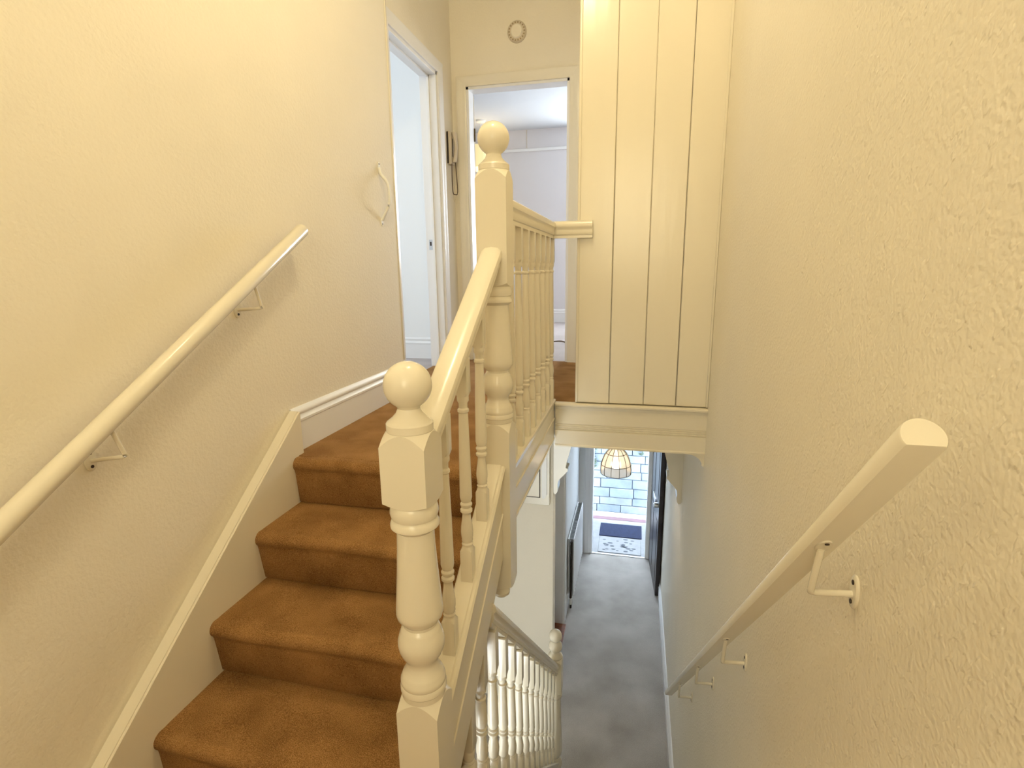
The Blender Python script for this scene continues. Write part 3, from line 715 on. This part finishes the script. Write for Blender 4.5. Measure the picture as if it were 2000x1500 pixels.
rd = thing('radiator', 'white panel radiator on the left wall of the hall by the front door', 'radiator')
ry0, ry1, rz0, rz1 = 5.12, 6.05, ZH+0.13, ZH+0.79
rx = -0.545
for xx in (rx-0.055, rx):
    bm = bmesh.new(); prof = [(xx-0.010, ry0), (xx-0.010, ry1)]
    n = 28; pts = []
    for i in range(n+1):
        y = ry0+(ry1-ry0)*i/n; pts.append((xx+(0.004 if i % 2 else -0.003), y))
    poly = [(xx-0.010, ry0)] + pts + [(xx-0.010, ry1)]
    add_prism(bm, poly, 'z', rz0, rz1); finish('panel', bm, 'white_trim', rd)
bm = bmesh.new()
for i in range(30):
    y = ry0+0.02+(ry1-ry0-0.04)*i/29; add_box(bm, rx-0.050, rx-0.012, y-0.004, y+0.004, rz0+0.02, rz1-0.004)
finish('convector_fins', bm, 'steel', rd)
tube('side_pipe', [(rx-0.03, ry0-0.02, ZH), (rx-0.03, ry0-0.02, rz1-0.02)], 0.012, 'dark_gap', rd, 10)
post('valve', [('c', 0.012, rz0-0.09), ('c', 0.018, rz0-0.08), ('c', 0.018, rz0-0.02), ('c', 0.008, rz0-0.01)], rx-0.03, ry0-0.02, 0, 'plastic_white', rd, 14)

hl = thing('hall_pendant', 'domed leaded glass pendant shade hanging in the hall before the front door', 'lamp')
hx, hy = -0.112, 4.0
tube('flex', [(hx, hy, -0.21), (hx, hy, -0.62)], 0.004, 'brass_dull', hl, 6)
prf = []
for i in range(9):
    a_ = math.radians(10+82*i/8); prf.append((0.120*math.sin(a_)*(1 - 0.03*(i == 8)), -0.655-0.205*(1-math.cos(a_))/1.0))
n = 48
bm = bmesh.new(); R_list = []
for r, z in prf: R_list.append([(hx+r*(1+0.012*math.cos(12*2*math.pi*k/n))*math.cos(2*math.pi*k/n), hy+r*(1+0.012*math.cos(12*2*math.pi*k/n))*math.sin(2*math.pi*k/n), z) for k in range(n)])
inner = [[(hx+(p[0]-hx)*0.975, hy+(p[1]-hy)*0.975, p[2]-0.002) for p in ring] for ring in reversed(R_list)]
add_loft(bm, R_list+inner+[R_list[0]], True, False); bmesh.ops.remove_doubles(bm, verts=bm.verts, dist=1e-6)
sh = finish('lamp_shade', bm, 'shade_glass', hl, 60)
for k in range(12):
    q = 2*math.pi*(k+0.5)/12
    tube('lead_rib', [(hx+r*1.004*math.cos(q), hy+r*1.004*math.sin(q), z) for r, z in prf], 0.0022, 'brass_dull', sh, 6)
for i in (3, 6, 8):
    r, z = prf[i]
    tube('lead_ring', [(hx+r*1.004*math.cos(2*math.pi*k/48), hy+r*1.004*math.sin(2*math.pi*k/48), z) for k in range(49)], 0.0022, 'brass_dull', sh, 6)
post('cap', [('c', 0.030, -0.668), ('c', 0.026, -0.645), ('c', 0.010, -0.625), ('c', 0.004, -0.61)], hx, hy, 0, 'brass_dull', hl, 20)
post('bulb', [('c', 0.012, -0.68), ('c', 0.016, -0.71), ('c', 0.030, -0.745), ('c', 0.030, -0.762), ('c', 0.018, -0.785), ('c', 0.001, -0.792)], hx, hy, 0, 'hall_bulb', hl, 16, 60)

l = bpy.data.lights.new('hall_lamp_light', 'POINT'); l.energy = 4.5; l.color = (1.0, 0.88, 0.70); l.shadow_soft_size = 0.04
o = bpy.data.objects.new('hall_lamp_light', l); C.objects.link(o); o.location = (hx, hy, -0.80); o.parent = hl
# front door frame and open leaf
d4 = thing('door_4', 'white frame of the open front doorway at the end of the hall', 'doorway'); d4['kind'] = 'structure'
bm = bmesh.new(); add_box(bm, DX0-0.01, DX0+0.045, YDOOR-0.01, YDOOR+0.13, ZH, DZT, 0.004); add_box(bm, DX1-0.040, DX1+0.01, YDOOR-0.01, YDOOR+0.13, ZH, DZT, 0.004); add_box(bm, DX0, DX1, YDOOR-0.01, YDOOR+0.13, DZT-0.05, DZT+0.01, 0.004)
finish('frame', bm, 'white_trim', d4)
prism('architrave', [(DX0+0.01-p[0], YDOOR-p[1]) for p in ap], 'z', ZH, DZT+0.06, 'white_trim', d4, 40)
box('threshold', DX0, DX1, YDOOR-0.01, YDOOR+0.02, ZH, ZH+0.008, 'steel', d4, 0.002)
fd = thing('front_door', 'dark front door standing open against the right wall of the hall', 'door')
lf = door_leaf(fd, DX1+0.005, YDOOR-0.015, math.radians(-90+4), 0.78, -DZT+ZH+0.0 if False else (DZT-ZH-0.06), 0.045, ZH+0.012, 'door_dark')
box('letter_plate', 0.30, 0.52, -0.052+0.04, -0.004, ZH+0.98, ZH+1.04, 'steel', lf, 0.002)
disc('knob', (0.70, 0.0, ZH+1.05), (0, -1, 0), 0.028, 0.05, 'steel', lf, 20, 1, 1, 0.01)
box('weather_edge', 0.0, 0.02, -0.010, 0.0, ZH+0.012, DZT-0.05, 'white_trim', lf, 0.001)

# porch and the stone wall outside
structure(box('floor_porch', -0.62, 0.42, YDOOR, 7.26, ZH-0.12, ZH-0.002, 'porch_tile'))
structure(box('wall_porch_left', -0.62, -0.52, YDOOR+0.12, 7.26, ZH-0.12, -0.21, 'white_wall'))
structure(box('wall_porch_right', 0.30, 0.40, YDOOR+0.12, 7.26, ZH-0.12, -0.21, 'white_wall'))
structure(box('trim_porch_kerb', -0.62, 0.42, 7.26, 7.36, ZH-0.14, ZH+0.004, 'kerb_pink', None, 0.006))
dm = tag(box('door_mat', -0.385, 0.178, 6.76, 7.13, ZH-0.002, ZH+0.010, 'mat_blue', None, 0.004), 'dark blue rectangular door mat on the pale porch floor', 'mat')
tl = thing('patterned_mat', 'pale patterned mat lying just outside the front door', 'mat')
box('pile', -0.375, 0.165, 6.33, 6.74, ZH-0.002, ZH+0.006, 'porch_tile', tl, 0.003)
for k in range(26):
    cx_, cy2 = random.uniform(-0.33, 0.13), random.uniform(6.37, 6.70)
    disc('motif', (cx_, cy2, ZH+0.006), (0, 0, 1), random.uniform(0.012, 0.026), 0.001, 'mortar', tl, 7, 1.4, 0.7)
structure(box('ground_outside', -4, 4, 7.36, 12, ZH-0.24, ZH-0.14, 'outside_paving'))
sw = thing('stone_wall', 'pale blue-grey coursed stone wall facing the front door', 'wall')
box('mortar_bed', -1.6, 1.4, 7.83, 8.05, ZH-0.14, -1.62, 'mortar', sw)
z = ZH-0.14
row = 0
while z < -1.72:
    h = random.choice((0.125, 0.14, 0.15))
    x = -1.55 - random.uniform(0, 0.3)
    while x < 1.3:
        w = random.uniform(0.34, 0.62)
        bm = bmesh.new(); add_box(bm, max(x, -1.6)+0.004, min(x+w, 1.4)-0.004, 7.8+random.uniform(-0.006, 0.010), 7.85, z+0.004, z+h-0.004, 0.006, 1)
        finish('stone_block', bm, 'stone_%d' % random.randrange(3), sw, 40)
        x += w
    z += h; row += 1
for (bx, bz, hh, lab) in ((0.15, -1.75, 0.55, 'dark leafy sprig climbing the stone wall on the right'), (-0.565, -2.1, 0.35, 'dark leafy sprig by the left edge of the stone wall')):
    pl = thing('climbing_sprig', lab, 'plant')
    pth = smooth_path([(bx, 7.785, bz-hh/2), (bx+0.03, 7.78, bz-hh*0.2), (bx-0.02, 7.78, bz+hh*0.2), (bx+0.02, 7.785, bz+hh/2)], 5)
    tube('stem', pth, 0.004, 'leaf_dark', pl, 6)
    for p in pth:
        for q in range(2):
            bm = bmesh.new(); a_ = random.uniform(0, 6.28); s = random.uniform(0.02, 0.04)
            c = Vector(p)+Vector((random.uniform(-0.03, 0.03), -0.01, random.uniform(-0.02, 0.02)))
            u = Vector((math.cos(a_), -0.25, math.sin(a_))); v = Vector((-math.sin(a_), -0.1, math.cos(a_)))
            vsx = [bm.verts.new(tuple(c+q_)) for q_ in (-u*s, v*s*0.45+Vector((0, -0.006, 0)), u*s, -v*s*0.45+Vector((0, -0.006, 0)))]
            bm.faces.new(vsx); finish('leaf', bm, 'leaf_dark', pl)
